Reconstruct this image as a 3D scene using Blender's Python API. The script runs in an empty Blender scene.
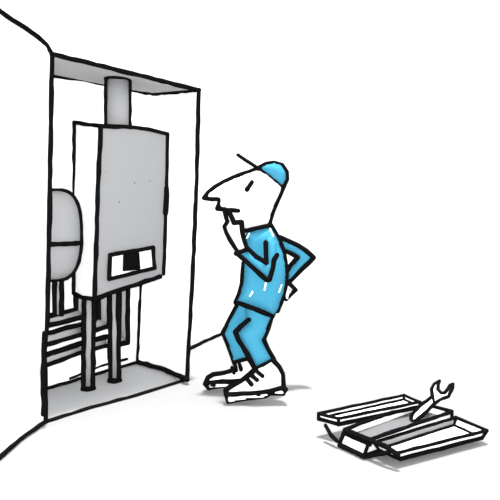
import bpy, bmesh, math, random
from mathutils import Vector, Matrix
from mathutils.geometry import delaunay_2d_cdt

random.seed(7)
SC = bpy.context.scene
COL = SC.collection
F = 575.0        # focal length in pixels of the 500 px frame
EYE = 1.30       # eye height
HOR = 215.0      # row of the horizon

# ------------------------------------------------------------ camera
cd = bpy.data.cameras.new('camera')
cd.sensor_width = 36; cd.lens = F/500*36; cd.shift_y = -(250-HOR)/500
cam = bpy.data.objects.new('camera', cd); COL.objects.link(cam)
cam.location = (0, 0, EYE); cam.rotation_euler = (math.pi/2, 0, 0)
cd.clip_end = 100
SC.camera = cam

# ------------------------------------------------------------ light
WORLD = 1.60
SUN = 7.2
FILL = 48.0
w = bpy.data.worlds.new('world'); SC.world = w; w.use_nodes = True
w.node_tree.nodes['Background'].inputs[0].default_value = (1, 1, 1, 1)
w.node_tree.nodes['Background'].inputs[1].default_value = WORLD
sd = bpy.data.lights.new('sun', 'SUN'); sd.energy = SUN; sd.angle = math.radians(2.5)
sun = bpy.data.objects.new('sun', sd); COL.objects.link(sun); sun.location = (0, 3, 6)
sun.rotation_euler = Vector((-.028, .03, -1)).to_track_quat('-Z', 'Y').to_euler()
fd = bpy.data.lights.new('camera_fill', 'POINT'); fd.energy = FILL; fd.shadow_soft_size = 0.03  # fill light added at the camera to brighten upright faces
fd.use_nodes = True
nt = fd.node_tree
em = [n for n in nt.nodes if n.type == 'EMISSION'][0]
lf = nt.nodes.new('ShaderNodeLightFalloff'); lf.inputs['Strength'].default_value = 1.0
nt.links.new(lf.outputs['Constant'], em.inputs['Strength'])
fl = bpy.data.objects.new('camera_fill', fd); COL.objects.link(fl); fl.location = (0, -0.02, EYE+0.05)

vs = SC.view_settings
SC.display_settings.display_device = 'sRGB'
vs.view_transform = 'Standard'; vs.look = 'None'; vs.exposure = 0; vs.gamma = 1
vs.use_curve_mapping = False
SC.cycles.max_bounces = 8; SC.cycles.diffuse_bounces = 5

# ------------------------------------------------------------ materials
def mat(name, rgb, mottled=0.0):
    m = bpy.data.materials.new(name); m.use_nodes = True
    b = m.node_tree.nodes['Principled BSDF']
    b.inputs['Base Color'].default_value = (*rgb, 1)
    b.inputs['Roughness'].default_value = 1
    b.inputs['Specular IOR Level'].default_value = 0
    if mottled:
        n = m.node_tree.nodes
        nz = n.new('ShaderNodeTexNoise'); nz.inputs['Scale'].default_value = 30
        mx = n.new('ShaderNodeMix'); mx.data_type = 'RGBA'
        mx.inputs[6].default_value = (*rgb, 1)
        mx.inputs[7].default_value = (*[c*(1-mottled) for c in rgb], 1)
        tc = n.new('ShaderNodeTexCoord')
        m.node_tree.links.new(tc.outputs['Object'], nz.inputs['Vector'])
        m.node_tree.links.new(nz.outputs['Fac'], mx.inputs[0])
        m.node_tree.links.new(mx.outputs[2], b.inputs['Base Color'])
    return m
WHITE = mat('white_paint', (.93, .93, .93))
PAPER = mat('white_wall_paint', (.95, .95, .95), .01)
FLOORM = mat('pale_floor', (.262, .262, .264), .01)
GREY = mat('grey_marker', (.248, .25, .256), .03)
BLUE = mat('blue_marker_cloth', (.043, .222, .335), .04)
LINER = mat('sun_offset_grey_liner', (.14, .14, .144))  # darker copy of the grey; the colour offsets the sun on the box floor
TOPM = mat('shade_offset_grey_board', (.40, .40, .405))  # marker grey lightened to make up for weak light under the top panel
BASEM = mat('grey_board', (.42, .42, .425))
INK = mat('black_ink', (.004, .004, .004))
SLOTS = [WHITE, GREY, BLUE, INK, PAPER, FLOORM, LINER, TOPM, BASEM]
W_, G_, B_, K_, P_, FL_, D_, T_, BS_ = range(9)

# ------------------------------------------------------------ geometry helpers
def at(px, py, Y):
    """The point at distance Y that the photo shows at (px, py)."""
    return Vector(((px-250)*Y/F, Y, EYE-(py-HOR)*Y/F))
def ground(px, py, h=0.0):
    return at(px, py, (EYE-h)*F/(py-HOR))

class M:
    def __init__(s): s.bm = bmesh.new()
    def faces(s, vs_, fs, m, smooth=False):
        vv = [s.bm.verts.new(v) for v in vs_]
        for f in fs:
            try:
                fc = s.bm.faces.new([vv[i] for i in f]); fc.material_index = m; fc.smooth = smooth
            except ValueError: pass
    def hexa(s, a, b, m):
        """a, b: two matching loops of four corners."""
        s.faces(list(a)+list(b), [(3,2,1,0),(4,5,6,7),(0,1,5,4),(1,2,6,5),(2,3,7,6),(3,0,4,7)], m)
    def slab(s, q, off, m):
        q = [Vector(p) for p in q]; off = Vector(off)
        s.hexa(q, [p+off for p in q], m)
    def ball(s, c, r, m=K_, nu=8, nv=5):
        vs_ = [c+Vector((0,0,r))]
        for j in range(1, nv):
            t = math.pi*j/nv
            for i in range(nu):
                p = 2*math.pi*i/nu
                vs_.append(c+r*Vector((math.sin(t)*math.cos(p), math.sin(t)*math.sin(p), math.cos(t))))
        vs_.append(c-Vector((0,0,r)))
        fs = []
        for i in range(nu):
            k = (i+1) % nu
            fs.append((0, 1+i, 1+k)); fs.append((len(vs_)-1, 1+(nv-2)*nu+k, 1+(nv-2)*nu+i))
            for j in range(nv-2):
                a = 1+j*nu
                fs.append((a+i, a+nu+i, a+nu+k, a+k))
        s.faces(vs_, fs, m, True)
    def cyl(s, p, q, r0, r1, m=K_, n=8, caps=False):
        d = q-p
        if d.length < 1e-6: return
        z = d.normalized(); x = z.orthogonal().normalized(); y = z.cross(x)
        vs_ = []
        for c, r in ((p, r0), (q, r1)):
            for i in range(n):
                t = 2*math.pi*i/n
                vs_.append(c+r*(x*math.cos(t)+y*math.sin(t)))
        fs = [(i, (i+1) % n, n+(i+1) % n, n+i) for i in range(n)]
        if caps: fs += [tuple(reversed(range(n))), tuple(range(n, 2*n))]
        s.faces(vs_, fs, m, True)
    def ink(s, pts, r=.0135, wob=.12, m=K_, seg=.06, proud=None):
        """A hand-drawn black bead along a line of 3D points, standing proud of the surface."""
        r *= 1.19; eye = Vector((0, 0, EYE)); k = r*1.1 if proud is None else proud
        pts = [Vector(p) for p in pts]
        pts = [p+(eye-p).normalized()*k for p in pts]
        out = [pts[0]]
        for a, b in zip(pts, pts[1:]):
            n = max(1, int((b-a).length/seg))
            for i in range(1, n+1):
                c = a.lerp(b, i/n)
                if i < n: c += Vector([random.uniform(-1, 1)*r*.16 for _ in range(3)])
                out.append(c)
        rs = [r*(1+random.uniform(-wob, wob)) for _ in out]
        for i, c in enumerate(out): s.ball(c, rs[i], m)
        for i in range(len(out)-1): s.cyl(out[i], out[i+1], rs[i], rs[i+1], m)
    def obj(s, name, parent=None, root=None):
        off = Vector(root) if root is not None else Vector((0,0,0))
        if off.length: bmesh.ops.translate(s.bm, verts=s.bm.verts, vec=-off)
        bmesh.ops.recalc_face_normals(s.bm, faces=s.bm.faces)
        used = sorted({f.material_index for f in s.bm.faces})
        for f in s.bm.faces: f.material_index = used.index(f.material_index)
        me = bpy.data.meshes.new(name); s.bm.to_mesh(me); s.bm.free()
        for u in used: me.materials.append(SLOTS[u])
        o = bpy.data.objects.new(name, me); COL.objects.link(o)
        if parent is not None: o.parent = parent
        elif root is not None: o.location = off
        return o

def empty(name, loc, label, cat, group=None):
    o = bpy.data.objects.new(name, None); COL.objects.link(o); o.location = loc
    o.empty_display_size = .1
    return tag(o, label, cat, group)
def tag(o, label, cat, group=None):
    o['label'] = label; o['category'] = cat
    if group: o['group'] = group
    return o

# flat-sided rounded volumes from an outline -------------------------------
def dist_poly(p, poly):
    best = 1e9
    for i in range(len(poly)):
        a = poly[i]; b = poly[(i+1) % len(poly)]
        ax, ay = a; bx, by = b
        dx, dy = bx-ax, by-ay
        L = dx*dx+dy*dy
        t = 0 if L == 0 else max(0, min(1, ((p[0]-ax)*dx+(p[1]-ay)*dy)/L))
        best = min(best, math.hypot(p[0]-ax-t*dx, p[1]-ay-t*dy))
    return best
def inside(p, poly):
    c = False; n = len(poly)
    for i in range(n):
        x1, y1 = poly[i]; x2, y2 = poly[(i+1) % n]
        if (y1 > p[1]) != (y2 > p[1]) and p[0] < (x2-x1)*(p[1]-y1)/(y2-y1)+x1: c = not c
    return c
def resample(poly, step, closed=True):
    out = []
    n = len(poly)
    for i in range(n if closed else n-1):
        a = poly[i]; b = poly[(i+1) % n]
        k = max(1, int(math.hypot(b[0]-a[0], b[1]-a[1])/step))
        for j in range(k): out.append((a[0]+(b[0]-a[0])*j/k, a[1]+(b[1]-a[1])*j/k))
    if not closed: out.append(poly[-1])
    return out
def Yof(Y, p): return Y(*p) if callable(Y) else Y
def bulge(d, T, R):
    u = min(1, d/R)
    return T*math.sqrt(max(0, 1-(1-u)**2))
def inflate(mm, poly, Y, T, R, m, step=3.0, rim=.004):
    """A body with the outline `poly`, half-thickness T, its edge rounded over R px."""
    b = resample(poly, step)
    pts = [Vector(p) for p in b]
    xs = [p[0] for p in b]; ys = [p[1] for p in b]
    y = min(ys)+step/2; row = 0
    while y < max(ys):
        x = min(xs)+(step/2 if row % 2 else 0)
        while x < max(xs):
            if inside((x, y), poly) and dist_poly((x, y), poly) > step*.45: pts.append(Vector((x, y)))
            x += step
        y += step*.87; row += 1
    n = len(b)
    v2, _, fs, *_r = delaunay_2d_cdt(pts, [(i, (i+1) % n) for i in range(n)], [], 1, 1e-5)
    front, back = [], []
    for i, v in enumerate(v2):
        t = bulge(dist_poly((v.x, v.y), poly), T, R)+rim
        c = at(v.x, v.y, Yof(Y, (v.x, v.y)))
        front.append(c-Vector((0, t, 0))); back.append(c+Vector((0, t, 0)))
    N = len(v2)
    faces = [tuple(f) for f in fs]+[tuple(N+i for i in reversed(f)) for f in fs]
    cnt = {}
    for f in fs:
        for i in range(len(f)):
            e = (f[i], f[(i+1) % len(f)]); cnt[tuple(sorted(e))] = cnt.get(tuple(sorted(e)), [])+[e]
    for k, es in cnt.items():
        if len(es) == 1:
            a, c = es[0]; faces.append((c, a, N+a, N+c))
    mm.faces(front+back, faces, m, True)
def edge_ink(mm, pts, Y, r, closed=False, seg=.05):
    p = [at(x, y, Yof(Y, (x, y))) for x, y in pts]
    if closed: p.append(p[0])
    mm.ink(p, r, seg=seg, proud=max(r*1.1, .028) if r > .0121 else None)
def face_ink(mm, pts, poly, Y, T, R, r, side=-1, col=3):
    """A line drawn on the front (side=-1) or back of a body made by inflate."""
    out = []
    for x, y in resample(pts, 3.0, False):
        d = dist_poly((x, y), poly) if inside((x, y), poly) else 0
        yy = Yof(Y, (x, y))
        if side < 0: out.append(at(x, y, yy-bulge(d, T, R)-.004))
        else: out.append(at(x, y, yy)+Vector((0, bulge(d, T, R)+.004, 0)))
    mm.ink(out, r, m=col)

def struct(mm, name):
    o = mm.obj(name); o['kind'] = 'structure'; return o

# ------------------------------------------------------------ the room
FLt, FLb = at(52, 54, 3.61), at(45, 422, 3.61)
FRt, FRb = at(199, 90, 4.53), at(187, 380, 4.53)
FLb.z = FRb.z = 0
FLb = ground(45.5, 422); FRb = ground(187, 380)
BRt, BRb = at(150, 94, 5.085), ground(138, 362)
BLt = BRt+(at(55, 76, 4.32)-BRt)*1.3
BLb = BRb+(ground(50, 388)-BRb)*1.3

m = M()
m.slab([(-5, -1.5, 0), (8, -1.5, 0), (8, 13, 0), (-5, 13, 0)], (0, 0, -.1), FL_)
struct(m, 'floor')

m = M()
wt, wb = at(0, 11, 3.09), ground(0, 457)
T2, B2 = FLt+(wt-FLt)*5, FLb+(wb-FLb)*5
m.slab([FLb, B2, T2, FLt], (-.12, -.02, 0), P_)
m.ink([FLt, at(47, 45, 3.56), at(38, 37, 3.47), at(24, 27, 3.33), wt, T2], .012, proud=.03)
m.ink([FLb+Vector((0,0,.004)), at(20, 439, 3.33), wb, B2], .0105, proud=.04)
struct(m, 'wall_left')

m = M()
a = Vector((-.868, 4.975, 0)); b = Vector((2.0, 11.54, 0)); up = Vector((0, 0, 2.34))
m.slab([a, b, b+up, a+up], (-.11, .05, 0), P_)
m.ink([ground(190, 348.5), ground(205, 341), ground(225, 332.5)], .015, proud=.06)
struct(m, 'wall_back')
m = M()
a = Vector((2.0, 11.54, 0)); b = Vector((8, 11.54, 0))
m.slab([a, b, b+up, a+up], (0, .12, 0), P_)
struct(m, 'wall_far')

# ------------------------------------------------------------ boiler cupboard
cup = empty('boiler_cupboard', ((FLb+FRb+BRb+BLb)/4).to_tuple(),
            'tall white open-fronted cupboard outlined in black, standing around the grey boiler', 'cupboard')
CR = cup.location.copy(); CR.z = 0; cup.location = CR
dfr = (FRb-FLb).normalized(); nout = Vector((dfr.y, -dfr.x, 0))   # out of the opening
IR = .0145
m = M()   # right side
m.slab([FRb, BRb, BRt, FRt], (.010, .012, 0), P_)
m.ink([FRt, at(196, 200, 4.53), at(192, 290, 4.53), at(188.5, 350, 4.53), FRb], IR)
m.ink([at(187, 379.5, 4.53), ground(165, 369.5), BRb], .017, proud=.13)
m.obj('side_panel', cup, CR)
m = M()   # left side, hidden behind the wall
o_ = Vector((-.015, -.012, 0))
m.slab([FLb, BLb, BLt, FLt], o_, P_)
m.ink([FLt, at(49.5, 200, 3.61), at(47, 320, 3.61), at(44.5, 345, 3.61), FLb], IR)
m.ink([at(44.5, 333, 3.60), at(43.5, 350, 3.60), at(43.2, 414, 3.60)], .0135, proud=.10)
m.obj('side_panel', cup, CR)
m = M()
m.slab([BLb, BRb, BRt, BLt], (-.02, .02, 0), P_)
m.ink([BRt, at(149, 120, 5.07), at(143, 260, 5.07), at(141, 290, 5.07), BRb], .016, proud=.05)
m.ink([BRb, ground(120, 367), ground(90, 375.5), BLb], .012, proud=.08)
m.ink([at(127, 359, 4.98), at(100, 366, 4.78), at(70, 378.5, 4.52)], .010, proud=.05)
m.obj('back_panel', cup, CR)
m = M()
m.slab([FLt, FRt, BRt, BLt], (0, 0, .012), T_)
top_e = [FLt, FRt]
m.ink(top_e, IR)
m.ink([FRt, BRt], IR, proud=.03)
m.ink([BRt, at(120, 88, 4.85), at(85, 80, 4.55), at(60, 77, 4.36), BLt], .0125, proud=.06)
m.ink([at(150, 91, 5.0), at(146, 93, 4.98)], .016)
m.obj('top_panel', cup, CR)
m = M()
e3 = Vector((0, 0, .006))
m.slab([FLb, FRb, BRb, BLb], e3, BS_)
m.ink([FLb, ground(90, 408), ground(135, 396), ground(170, 385), FRb], .0125)
m.obj('base_panel', cup, CR)

# positions inside the cupboard: u along the opening, v into the depth
nin = -nout
def inside_pt(px, v, py=None, h=None):
    """the point on the plane parallel to the opening at depth v"""
    o = FLb+nin*v; s = (px-250)/F
    # o.x + u dx = s (o.y + u dy)
    u = (s*o.y-o.x)/(dfr.x-s*dfr.y)
    p = o+dfr*u
    if py is not None: h = EYE-(py-HOR)*p.y/F
    return Vector((p.x, p.y, h or 0))

# ------------------------------------------------------------ boiler
V0, DEP = .12, None
f_tl = inside_pt(100.5, V0, 126); f_bl = inside_pt(94.5, V0, 299)
f_tr = inside_pt(167.5, V0, 134); f_br = inside_pt(163.5, V0, 274)
# depth from the left side's back edge at px 74
s = (74-250)/F
o = f_tl; wv = (s*o.y-o.x)/(nin.x-s*nin.y)
b_tl = o+nin*wv; b_tl.z = EYE-(122.5-HOR)*b_tl.y/F
o = f_bl; s = (73.5-250)/F; wv2 = (s*o.y-o.x)/(nin.x-s*nin.y)
b_bl = o+nin*wv2; b_bl.z = EYE-(293-HOR)*b_bl.y/F
b_tr = f_tr+nin*wv; b_br = f_br+nin*wv
boil = empty('boiler', (inside_pt(125, .3)).to_tuple(),
             'grey-fronted box boiler hanging inside the cupboard with a flue on top', 'boiler')
BR0 = boil.location.copy()
m = M()
m.hexa([f_tl, f_tr, f_br, f_bl], [b_tl, b_tr, b_br, b_bl], W_)
m.ink([b_tl, f_tl], .013); m.ink([b_tl, at(74.5, 200, b_tl.y), b_bl], .0125, proud=.03)
m.ink([b_bl, at(82, 297.5, (b_bl.y+f_bl.y)/2), f_bl], .013, proud=.03)
m.obj('casing', boil, BR0)
m = M()
fo = nout*.008
pan = [f_tl, f_tr, f_br, f_bl]
m.slab([p+fo for p in pan], -fo*.9, G_)
m.ink([f_tl, inside_pt(130, V0, 127), inside_pt(150, V0, 129.5), f_tr], .0135)
m.ink([f_tr, inside_pt(166.5, V0, 190)], .0125)
m.ink([inside_pt(166.5, V0, 188), inside_pt(165.5, V0, 213)], .018)
m.ink([inside_pt(165.5, V0, 213), inside_pt(164.5, V0, 250), f_br], .0125)
m.ink([inside_pt(160, V0, 276.5), inside_pt(130, V0, 286.5), f_bl], .0155)
m.ink([f_bl, inside_pt(97.5, V0, 200), f_tl], .0145)
fp = m.obj('front_panel', boil, BR0); fp['label'] = 'grey front panel'
for (x, y) in ((134.6, 183), (119.3, 202), (106, 172), (150, 181)):
    m = M(); m.ball(inside_pt(x, V0-.009, y), .0042 if y != 172 else .003); m.obj('screw', fp, BR0)
m = M()
cp = [inside_pt(x, V0-.009, y) for x, y in ((109.5, 255), (152.5, 247.5), (154, 268), (108.5, 279))]
m.slab(cp, nout*.006, W_)
m.ink([p+nout*.008 for p in cp]+[cp[0]+nout*.008], .0135)
cpo = m.obj('control_panel', boil, BR0); cpo['label'] = 'white control panel with black outline'
m = M()
dp = [inside_pt(x, V0-.018, y) for x, y in ((124, 255.5), (138, 253.5), (139, 268.5), (123.5, 270))]
m.slab(dp, nout*.008, K_); m.ink([p+nout*.004 for p in dp]+[dp[0]+nout*.004], .008)
m.obj('display', cpo, BR0)

def round_pipe(mm, pts, r, ri, col=G_, both=True, round_end=False):
    """a grey pipe with a black line down each side"""
    pts = [Vector(p) for p in pts]
    for i in range(len(pts)-1): mm.cyl(pts[i], pts[i+1], r, r, col, 16, True)
    for p in pts[1:-1]: mm.ball(p, r, col, 16, 9)
    # side lines: offset each run sideways, mitred at the bends
    def side(p, d):
        view = Vector((p.x, p.y, 0)).normalized()
        n = d.cross(view)
        if n.length < .2: n = d.cross(Vector((0, 0, 1)))
        return n.normalized()
    for sg in (-1, 1):
        line = []
        for i, p in enumerate(pts):
            ns = []
            if i > 0: ns.append(side(p, (pts[i]-pts[i-1]).normalized()))
            if i < len(pts)-1: ns.append(side(p, (pts[i+1]-pts[i]).normalized()))
            if len(ns) == 1: n = ns[0]
            else:
                n = ns[0]+ns[1]
                n = n.normalized()/max(.5, n.normalized().dot(ns[0]))
            line.append(p+n*r*sg)
        mm.ink(line, ri)

# flue
m = M()
fv = V0+.10
ft = inside_pt(118, fv); ceil_h = 2.335
fb = Vector((ft.x, ft.y, 1.90))
R_ = 11.3*ft.y/F
m.cyl(fb, Vector((ft.x, ft.y, ceil_h)), R_, R_, G_, 24, True)
vd = Vector((ft.x, ft.y, 0)).normalized(); sd_ = Vector((vd.y, -vd.x, 0))
for sg in (-1, 1):
    m.ink([fb+sd_*R_*sg+Vector((0, 0, .0)), Vector((ft.x, ft.y, ceil_h))+sd_*R_*sg], .0145)
ring = [Vector((ft.x, ft.y, 2.318))-vd*R_*math.cos(t)+sd_*R_*math.sin(t) for t in [math.radians(-90+18*k) for k in range(11)]]
m.ink(ring, .015, proud=.04)
m.obj('flue_pipe', boil, BR0)
# main pipes under the boiler
for (xt, xb, yb) in ((89, 88.2, 390), (113.8, 114.6, 382)):
    g = ground(xb, yb)
    top = Vector((g.x+(xt-xb)*g.y/F, g.y, .76))
    m = M(); g.z = .012
    round_pipe(m, [g, top], 4.6*g.y/F if xb < 100 else 4.1*g.y/F, .0165)
    n_ = Vector((g.x, g.y, 0)).normalized()
    rr = 4.6*g.y/F; sd2 = Vector((n_.y, -n_.x, 0))
    m.ink([g+sd2*rr, g-n_*rr*.8, g-sd2*rr], .019)
    m.obj('pipe', boil, BR0)
m = M()
hb = inside_pt(130, V0+wv+.0); 
wallgap = .30
q = [inside_pt(105, V0+wv, None, 1.6), inside_pt(135, V0+wv, None, 1.6), inside_pt(135, V0+wv, None, 1.72), inside_pt(105, V0+wv, None, 1.72)]
m.slab(q, nin*.2, W_)
m.obj('bracket', boil, BR0)

# ------------------------------------------------------------ tank
tx = 53.0
tc = inside_pt(tx, .24)
tr = 26.5*tc.y/F
zt = EYE-(191-HOR)*tc.y/F; zb = EYE-(279-HOR)*tc.y/F; ze = EYE-(243-HOR)*tc.y/F
tank = empty('expansion_tank', (tc.x, tc.y, 0), 'rounded grey pressure tank with a seam round it, left of the boiler', 'tank')
TR = tank.location.copy()
prof = []
NS = 22
for k in range(NS+1):
    t = math.pi*k/NS
    zc = (zt+zb)/2; hh = (zt-zb)/2
    e = .55 if t < math.pi/2 else .62
    prof.append((tr*abs(math.sin(t))**e, zc+hh*math.copysign(abs(math.cos(t))**.82, math.cos(t))))
def lathe(mm, c, prof, n, m_):
    vs_ = [Vector((c.x+r*math.cos(2*math.pi*i/n), c.y+r*math.sin(2*math.pi*i/n), z)) for r, z in prof for i in range(n)]
    fs = [(j*n+i, j*n+(i+1) % n, (j+1)*n+(i+1) % n, (j+1)*n+i) for j in range(len(prof)-1) for i in range(n)]
    mm.faces(vs_, fs, m_, True)
m = M(); lathe(m, tc, prof, 32, G_)
vd = Vector((tc.x, tc.y, 0)).normalized(); sdv = Vector((vd.y, -vd.x, 0))
for sg in (-1, 1):
    m.ink([Vector((tc.x, tc.y, z))+sdv*r*sg for r, z in prof], .0175)
ring = [Vector((tc.x+tr*math.cos(t), tc.y+tr*math.sin(t), ze)) for t in [2*math.pi*k/24 for k in range(25)]]
m.ink(ring, .0135)
m.obj('vessel', tank, TR)
m = M()
pt = inside_pt(58.2, .34, 270); pb = inside_pt(58.2, .34, 314)
round_pipe(m, [pt, pb], 3.3*pt.y/F, .016)
m.obj('outlet_pipe', tank, TR)
m = M()
q = [Vector((tc.x, tc.y, 1.22))+sdv*k for k in (-.06, .06)]
m.slab([q[0], q[1], q[1]+Vector((0,0,.05)), q[0]+Vector((0,0,.05))], nin*.40, W_)
m.obj('bracket', tank, TR)

# the pipes running sideways from the tank
VP = .44
def ipts(L, v=VP): return [inside_pt(x, v, y) for x, y in L]
specs = [
    ([(40, 323), (80.5, 313), (80.5, 290)], 4.2, .015, .40,
     'uppermost of the bent grey pipes, rising at the left side of the boiler'),
    ([(36, 341.5), (84, 328.5), (104, 322), (103.5, 285)], 4.9, .0155, VP,
     'middle bent grey pipe, rising between the two thick upright pipes under the boiler'),
    ([(36, 363.5), (84, 346.5), (104, 341.5), (123.5, 338.5), (123.5, 278)], 4.4, .0155, VP+.02,
     'lowest bent grey pipe, rising right of the two thick upright pipes'),
]
for L, rp, ri, v, lab in specs:
    P = ipts(L, v); m = M()
    round_pipe(m, P, rp*P[1].y/F, ri*1.12)
    o = m.obj('heating_pipe', None, P[0]); tag(o, lab, 'pipe', 'bent grey pipes behind the upright ones')

# ------------------------------------------------------------ the person
YT = 4.15
head = [(203.8, 198), (208, 192.5), (215, 187.5), (225, 181.5), (240, 175), (257.4, 168.6), (268, 174), (283, 187), (279, 198),
        (273, 211), (269.5, 225), (257, 228), (245, 231), (243, 223), (236, 222), (232, 215), (229, 210), (218, 207.5), (219.5, 199), (212, 198.5)]
shirt = [(246, 230.8), (258, 227), (270.4, 225), (275, 232), (279, 240), (283, 250), (285.5, 262), (286.5, 275), (284.7, 290), (281, 302),
         (277.5, 311), (272, 316.5), (255, 309), (237, 303), (236, 301), (239, 294), (242, 284), (243.5, 265), (244, 250)]
body = M()
inflate(body, head, YT, .095, 16, W_, 2.6)
def cap_(a, b, ra, rb):
    body.ball(a, ra, W_, 12, 8); body.ball(b, rb, W_, 12, 8); body.cyl(a, b, ra, rb, W_, 12, True)
def chain(pts):
    for (x0, y0, Y0, r0), (x1, y1, Y1, r1) in zip(pts, pts[1:]):
        cap_(at(x0, y0, Y0), at(x1, y1, Y1), r0, r1)
# neck, torso, legs (inside the clothes)
chain([(262, 205, YT, .05), (260, 228, YT, .05), (264, 246, YT, .07), (265, 275, YT, .08), (260, 294, YT, .045)])
chain([(262, 246, YT, .05), (269, 245, 4.03, .024), (271, 253, 3.975, .022), (269.5, 270, 3.965, .02), (257, 263, 3.965, .02), (243, 252.5, 3.97, .021), (236, 240, 4.0, .022)])   # near arm
chain([(262, 246, YT, .05), (274, 245, 4.27, .024), (283, 246, 4.325, .02), (302, 256, 4.325, .018), (290, 276, 4.325, .018), (287.5, 289, 4.31, .02)])  # far arm
chain([(260, 294, YT, .04), (257, 315, 4.11, .04), (248, 333, 4.06, .04), (261, 360, 4.06, .033), (268, 378, 4.07, .03)])
chain([(260, 294, YT, .04), (246, 315, 4.21, .032), (231.5, 333, 4.25, .03), (242, 359, 4.27, .03), (246, 372, 4.30, .03)])
# near hand: palm, then a thumb and four fingers, the forefinger to the mouth
chain([(239, 246, 3.99, .024), (235, 236, 4.0, .026), (232.5, 230, 4.0, .024)])
chain([(231, 230, 4.0, .016), (228.8, 221, 4.0, .0145), (227, 211, 4.01, .0115)])
chain([(234, 229, 4.0, .016), (232.5, 222, 4.0, .0135), (235.5, 226, 3.985, .011)])
chain([(235, 230.5, 4.01, .015), (235.5, 224.5, 4.01, .013), (238, 229, 3.99, .011)])
chain([(236.5, 233, 4.02, .014), (238.2, 227.5, 4.02, .012), (239.5, 232, 4.0, .010)])
chain([(238, 240, 4.0, .016), (240.3, 232, 3.985, .014), (239.6, 225.5, 3.98, .012)])
# far hand resting on the hip
chain([(288, 286, 4.31, .024), (289.5, 291, 4.28, .022)])
for k, dz in enumerate((0, 2.3, 4.4, 6.2)):
    chain([(291-k*.5, 289+dz, 4.29, .013), (293-k*1.3, 291+dz, 4.26, .011), (287, 292+dz, 4.23, .010)])
chain([(287, 285, 4.30, .013), (284, 286, 4.26, .011), (283, 288, 4.24, .010)])
bm_ob = body.obj('tmp_body')
md = bm_ob.modifiers.new('r', 'REMESH'); md.mode = 'VOXEL'; md.voxel_size = .0075; md.use_smooth_shade = True
sm = bm_ob.modifiers.new('s', 'SMOOTH'); sm.iterations = 3; sm.factor = .5
dg = bpy.context.evaluated_depsgraph_get()
me = bpy.data.meshes.new_from_object(bm_ob.evaluated_get(dg))
bpy.data.objects.remove(bm_ob)
body = M(); body.bm.from_mesh(me); bpy.data.meshes.remove(me)
for f in body.bm.faces: f.material_index = W_; f.smooth = True
IK = .0155
# outline of the face
edge_ink(body, [(283, 188), (278, 199.5), (273, 211), (269, 224)], YT, .0145)
edge_ink(body, [(257.4, 168.6), (240, 175), (225, 181.5), (215, 187.5), (208, 193), (203.8, 198), (212, 199), (220.5, 198.6), (219.5, 203), (217.5, 208.5), (227, 209.5)], YT, IK)
face_ink(body, [(226, 209.5), (238.5, 210.8)], head, YT, .095, 16, .0135)
face_ink(body, [(226, 209.5), (238.5, 210.8)], head, YT, .095, 16, .0135, 1)
# outline of the hand and bare forearm
edge_ink(body, [(224.6, 209.5), (226, 217), (227.6, 221.5), (224.2, 226.5), (226, 232), (230, 240), (236, 249.5), (239, 253)], 3.985, .0135)
edge_ink(body, [(228.5, 210), (231.5, 217), (234, 222.8), (241.5, 222), (242.2, 231), (244, 240), (247, 248.5)], 3.965, .0145)
edge_ink(body, [(289.5, 283.5), (296, 290), (290, 295), (286, 299.5)], 4.27, .0135)
PR = Vector((0.03, 4.16, 0))
person = body.obj('person', None, PR)
tag(person, 'person in blue work clothes and cap standing with hand to mouth, looking at the boiler', 'person')
for side in (-1, 1):
    m = M(); face_ink(m, [(252, 182), (247, 189.5)], head, YT, .095, 16, .0145, side); m.obj('eye', person, PR)

# shirt
m = M()
TS, RS = .125, 12
inflate(m, shirt, YT, TS, RS, B_)
edge_ink(m, [(242.5, 231.2), (258, 228), (270.4, 225), (275, 232), (279, 240), (283, 250), (285.5, 262), (286.5, 275), (284.7, 288), (281, 302), (277.5, 311), (275, 309.5), (272, 316.5)], YT, .0155)
wrap = lambda x0, x1, dep: (lambda x, y: YT-dep*math.sin(math.pi*max(.03, min(.97, (x-x0)/(x1-x0))))**.45)
edge_ink(m, [(272, 316), (268.5, 314.5), (264, 312.6), (255, 309), (246, 305.8), (240, 303.5), (236.5, 302.5)], wrap(236, 273, .155), .0145)
face_ink(m, [(272, 315.5), (255, 308.5), (237, 302.5)], shirt, YT, TS, RS, .0155, 1)
edge_ink(m, [(243.5, 231.3), (247, 230.4), (257, 228), (266, 226), (270.4, 225)], wrap(243, 271, .085), .0140)
edge_ink(m, [(235.8, 302.5), (239, 294), (242, 284), (243.5, 263)], YT, .0155)
for a, b in (((247, 238), (249, 234)), ((250, 296), (252.5, 292)), ((264.5, 290), (266, 282)), ((279, 292), (281.5, 285)), ((270, 229), (273, 236))):
    face_ink(m, [a, b], shirt, YT, TS, RS, .0055, -1, W_)
sh = m.obj('shirt', person, PR); sh['label'] = 'blue shirt'
# near sleeve
slv = [(267, 237), (272, 236.5), (276, 243), (277.5, 255), (273, 270), (269.3, 280), (261, 274.5), (250, 264.5), (237.5, 253.5), (247, 248.8), (256, 257), (266.3, 263.2), (265.6, 243)]
YS = lambda x, y: 3.965 + max(0, (262-y))*.0012
m = M()
inflate(m, slv, YS, .045, 6, B_, 2.4)
edge_ink(m, [(265.7, 242.5), (266, 254), (266.5, 263), (256, 256.5), (247.5, 248)], lambda x, y: YS(x, y)-.045, .014)
edge_ink(m, [(236, 253.5), (242, 251), (248, 249)], lambda x, y: YS(x, y)-.03, .014)
edge_ink(m, [(238, 254.5), (250, 265), (261, 275), (267, 280.3), (269.5, 279.5), (273, 268), (274, 260), (277, 255)], lambda x, y: YS(x, y)-.035, .0145)
m.obj('sleeve', sh, PR)
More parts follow.
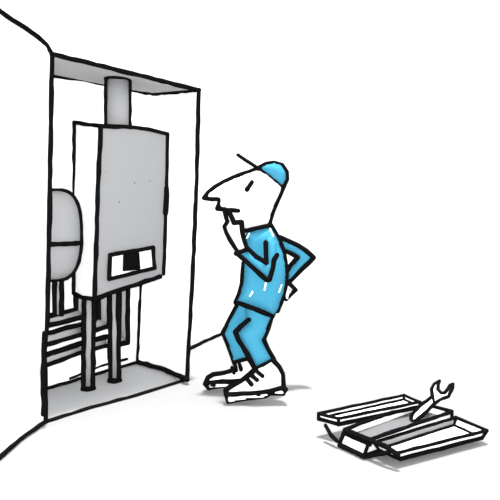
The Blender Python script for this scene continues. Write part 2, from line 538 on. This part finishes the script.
# far sleeve
fsl = [(277, 236.5), (288, 240.5), (297.7, 245), (306, 250.5), (313.3, 257.6), (301, 270), (290, 283), (286.5, 278), (287.3, 270), (297.5, 257.2), (286, 250.5), (280, 250)]
m = M()
inflate(m, fsl, 4.32, .045, 6, B_, 2.4)
edge_ink(m, [(279.5, 237), (288, 240.5), (297.7, 245), (306, 250.5), (313.8, 257.6), (301, 270), (288, 283.5)], 4.31, .015)
edge_ink(m, [(285.5, 251), (292, 254), (297.7, 257.3), (291, 264.5), (286.5, 272)], 4.28, .0145)
m.obj('sleeve', sh, PR)

# trousers: two legs
m = M()
legf = [(242, 296), (238, 303), (229, 320), (222.8, 332), (228, 345), (233, 362), (244, 360), (254, 358), (248, 346), (244, 333), (256, 318), (268, 306), (268, 298)]
legn = [(243, 297), (274, 300), (271.5, 317), (268, 328), (263.4, 339), (268, 349), (273.5, 359), (264, 364), (255.5, 368.5), (250.6, 361), (243, 346), (235.6, 332), (246, 321)]
YF = lambda x, y: 4.25-.08*max(0, min(1, (330-y)/25))
YN = lambda x, y: 4.06+.07*max(0, min(1, (330-y)/25))
inflate(m, legf, YF, .075, 9, B_)
inflate(m, legn, YN, .08, 10, B_)
edge_ink(m, [(238, 304), (229, 320), (222.8, 332), (228, 345), (232.4, 357), (234.5, 364)], YF, .0155)
edge_ink(m, [(233.5, 362.5), (243, 360), (254, 357.5)], 4.20, .0125)
edge_ink(m, [(248.7, 319.7), (241, 326), (235.4, 332), (238.5, 340), (243, 347), (250.6, 361), (255, 369)], lambda x, y: YN(x, y)-.06, .0155)
edge_ink(m, [(271.5, 317.5), (268, 328), (263.6, 339), (268, 349), (273.8, 359)], YN, .0155)
edge_ink(m, [(255.5, 368.5), (262, 366), (273, 360)], 4.015, .0125)
tr_ = m.obj('trousers', person, PR); tr_['label'] = 'blue trousers'

# cap
crown = [(258.5, 168), (266, 164), (274, 162.3), (282, 165), (286.5, 172), (286.8, 179), (283, 187.5), (270, 177)]
m = M()
inflate(m, crown, YT, .10, 11, B_, 2.2)
edge_ink(m, [(258.5, 168.3), (266, 164.3), (274, 162.6), (282, 165.3), (286.6, 172), (286.8, 179), (283, 187.5)], YT, .0155)
face_ink(m, [(258.5, 169), (270, 177.5), (282, 187)], crown, YT, .06, 11, .0145)
face_ink(m, [(258.5, 169), (270, 177.5), (282, 187)], crown, YT, .06, 11, .0145, 1)
cp_ = m.obj('cap', person, PR); cp_['label'] = 'blue cap with upturned brim'
m = M()
brim = []
a = at(259, 169, YT); b = at(238, 155, YT)
d = (b-a); nrm = Vector((-d.z, 0, d.x)).normalized()*.012
loop = []
for k in range(13):
    t = math.pi*k/12
    loop.append(a+d*math.sin(t)**.8+Vector((0, -.085*math.cos(t), 0)))
m.faces([p+nrm*.5 for p in loop]+[p-nrm*.5 for p in loop],
        [tuple(range(13)), tuple(reversed(range(13, 26)))]+[(i, (i+1) % 13, 13+(i+1) % 13, 13+i) for i in range(13)], K_)
m.ink([a, b], .0115)
m.ball(b, .014)
m.obj('brim', cp_, PR)

# shoes
def shoe(up, sole, laces, Y, T, outline):
    m = M(); inflate(m, up, Y, T, 9, W_, 2.4)
    for L in outline: edge_ink(m, L, Y, .0155)
    so = m.obj('shoe', person, PR)
    m = M(); inflate(m, sole, Y, T*.95, 4, W_, 2.4)
    edge_ink(m, sole, Y-.01, .0120, True)
    edge_ink(m, sole[:len(sole)//2], Y-.03, .0145)
    s_ = m.obj('sole', so, PR)
    for L in laces:
        m = M(); face_ink(m, L, up, Y, T, 9, .0125); m.obj('lace', so, PR)
Yf = 1.288*F/(388-HOR)
shoe([(205.8, 383), (208, 377.5), (213, 374.5), (224, 372.8), (232.4, 371), (236, 366), (250, 362), (253, 371), (254, 379), (240, 382), (222, 384)],
     [(205.5, 383), (222, 381.5), (238, 381), (252, 380), (253, 387), (238, 386.5), (222, 386.5), (209, 388)],
     [[(235, 364.5), (236.5, 370.5)], [(239.5, 363.5), (241, 369.5)], [(232, 367.5), (234, 373)]], Yf, .05,
     [[(235, 369.5), (224, 372.8), (213, 374.5), (208, 377.5), (205, 384), (208.5, 388), (215, 386)],
      [(213, 382), (222, 381), (234, 383), (242, 381.5), (248, 377.5)]])
Yn = 1.288*F/(401-HOR)
shoe([(226.5, 395), (226.5, 390), (231, 386), (240.8, 381), (248, 375.5), (256, 369), (264, 366), (273, 360.5), (279, 366.5), (282.8, 374), (283, 388), (270, 392), (250, 393)],
     [(226, 394.5), (250, 393.5), (270, 391), (281, 388), (285.5, 389.5), (283.5, 394), (270, 393.5), (266, 396.5), (243.6, 399), (228, 402)],
     [[(247, 379), (251.5, 384.5)], [(250.5, 374.5), (257, 380)], [(255.5, 370.5), (262.5, 376)]], Yn, .052,
     [[(226.5, 395), (226, 390), (231, 386), (240.8, 381), (248, 375.5), (255.5, 369)],
      [(273, 360), (279, 366.5), (282.8, 374), (283.3, 388)]])

# ------------------------------------------------------------ toolbox
TBR = Vector((.85, 3.33, 0))
tb = empty('toolbox', TBR.to_tuple(), 'open cantilever toolbox with two fold-out trays lying on the floor', 'toolbox')
def open_box(rim, bot, wall, colin, colout, r, name, seen=None, liner=True):
    """rim, bot: four corners each, the open top and the underside"""
    m = M()
    rim = [Vector(p) for p in rim]; bot = [Vector(p) for p in bot]
    c = sum(rim, Vector())/4; cb = sum(bot, Vector())/4
    def inset(q, cc, w_, dz):
        n = len(q); out = []
        for i in range(n):
            e1 = (q[(i+1) % n]-q[i]).normalized(); e2 = (q[i-1]-q[i]).normalized()
            out.append(q[i]+(e1+e2)*w_+Vector((0, 0, dz)))
        return out
    ri = inset(rim, c, wall, 0); bi = inset(bot, cb, wall, .006)
    vs_ = rim+bot+ri+bi
    for i in range(4):
        j = (i+1) % 4
        m.faces([rim[i], rim[j], bot[j], bot[i]], [(0, 1, 2, 3)], colout)
        m.faces([ri[i], ri[j], bi[j], bi[i]], [(3, 2, 1, 0)], colin[i])
        m.faces([rim[i], rim[j], ri[j], ri[i]], [(3, 2, 1, 0)], colout)
    m.faces(bot, [(3, 2, 1, 0)], colout); m.faces(bi, [(0, 1, 2, 3)], colin[4])
    m.ink(rim+[rim[0]], r); m.ink(bot+[bot[0]], r*.9)
    for i in range(4): m.ink([rim[i], bot[i]], r)
    for i in range(4): m.ink([bi[i], bi[(i+1) % 4]], r*.9)
    bmesh.ops.remove_doubles(m.bm, verts=[], dist=0)
    return m
RB = .0098
h = .106
b1, b2 = ground(339, 447.5), ground(363.5, 459)
t1, t2 = at(345, 429.5, b1.y), at(370, 439.5, b2.y)
t3, t4 = ground(452, 411.5, h), ground(418, 402.5, h)
b3, b4 = Vector((t3.x, t3.y, 0)), Vector((t4.x, t4.y, 0))
lift = Vector((0, 0, .011))
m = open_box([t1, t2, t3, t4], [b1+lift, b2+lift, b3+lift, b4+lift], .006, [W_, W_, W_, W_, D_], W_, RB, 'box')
# raised floor inside the box
mid = [p.lerp(q, .38) for p, q in ((t1, b1), (t2, b2), (t3, b3), (t4, b4))]
cc = sum(mid, Vector())/4
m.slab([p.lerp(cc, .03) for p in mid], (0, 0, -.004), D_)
bx = m.obj('base_box', tb, TBR)
# second line along the near end lip
m = M()
m.ink([at(346, 434, b1.y-.004), at(370, 444.5, b2.y-.006)], .0095)
m.ink([at(345.5, 430, b1.y), at(370.5, 440.5, b2.y)], .0125)
m.obj('end_lip', tb, TBR)
# tray on the far side
hl = .135
L1, L2 = ground(318.5, 413.5, hl), ground(404, 395, hl)
L4, L3 = ground(338.5, 418.5, hl), ground(420, 402, hl)
dn = Vector((0, 0, -.034))
m = open_box([L1, L4, L3, L2], [L1+dn, L4+dn*1.1, L3+dn, L2+dn], .004, [W_, W_, W_, W_, W_], W_, .0084, 'tray')
m.obj('tray', tb, TBR)
hr = .075
R1, R2 = ground(374, 442.5, hr), ground(456, 417.3, hr)
R4, R3 = ground(397, 453, hr), ground(487, 430.5, hr)
dn = Vector((0, 0, -.043)); cR = (R1+R2+R3+R4)/4
bt = [p+dn+(cR-p)*.09 for p in (R1, R4, R3, R2)]
m = open_box([R1, R4, R3, R2], bt, .004, [W_, W_, W_, G_, W_], W_, .0084, 'tray')
m.obj('tray', tb, TBR)
# hinged arms that carry the trays
m = M(); m.ink([at(325.5, 425.5, 3.3), at(331, 435, 3.26), at(337, 441, 3.215)], .0095)
m.obj('hinge_arm', tb, TBR)
m = M(); m.ink([at(371, 441, 3.05), at(385, 446, 2.98), at(398, 454.5, 2.93)], .011)
m.obj('hinge_arm', tb, TBR)
m = M(); m.ink([at(366, 456.5, 3.07), at(382, 453.5, 3.02), at(392, 451, 3.0)], .010)
m.obj('hinge_arm', tb, TBR)

# wrench
wr = [(411, 418), (412.5, 414), (421, 405), (432.5, 396.5), (431.5, 389), (434, 384), (439.5, 381), (438.2, 384), (437.8, 389.5), (441, 393), (444.5, 393),
      (447.5, 389.5), (450, 385), (453, 384), (452.5, 388), (448.5, 396.5), (440, 399.5), (434.5, 403.5), (425, 413), (415.5, 421), (412, 421)]
YW = lambda x, y: 3.46+(419.5-y)*.0085
m = M()
inflate(m, wr, YW, .008, 3, W_, 2.0)
edge_ink(m, wr, YW, .0092, True, .03)
edge_ink(m, [(433, 396.5), (434.5, 404)], lambda x, y: YW(x, y)-.01, .008)
wo = m.obj('wrench', None, at(413, 420, 3.46))
tag(wo, 'white open-ended wrench propped in the open toolbox', 'wrench')
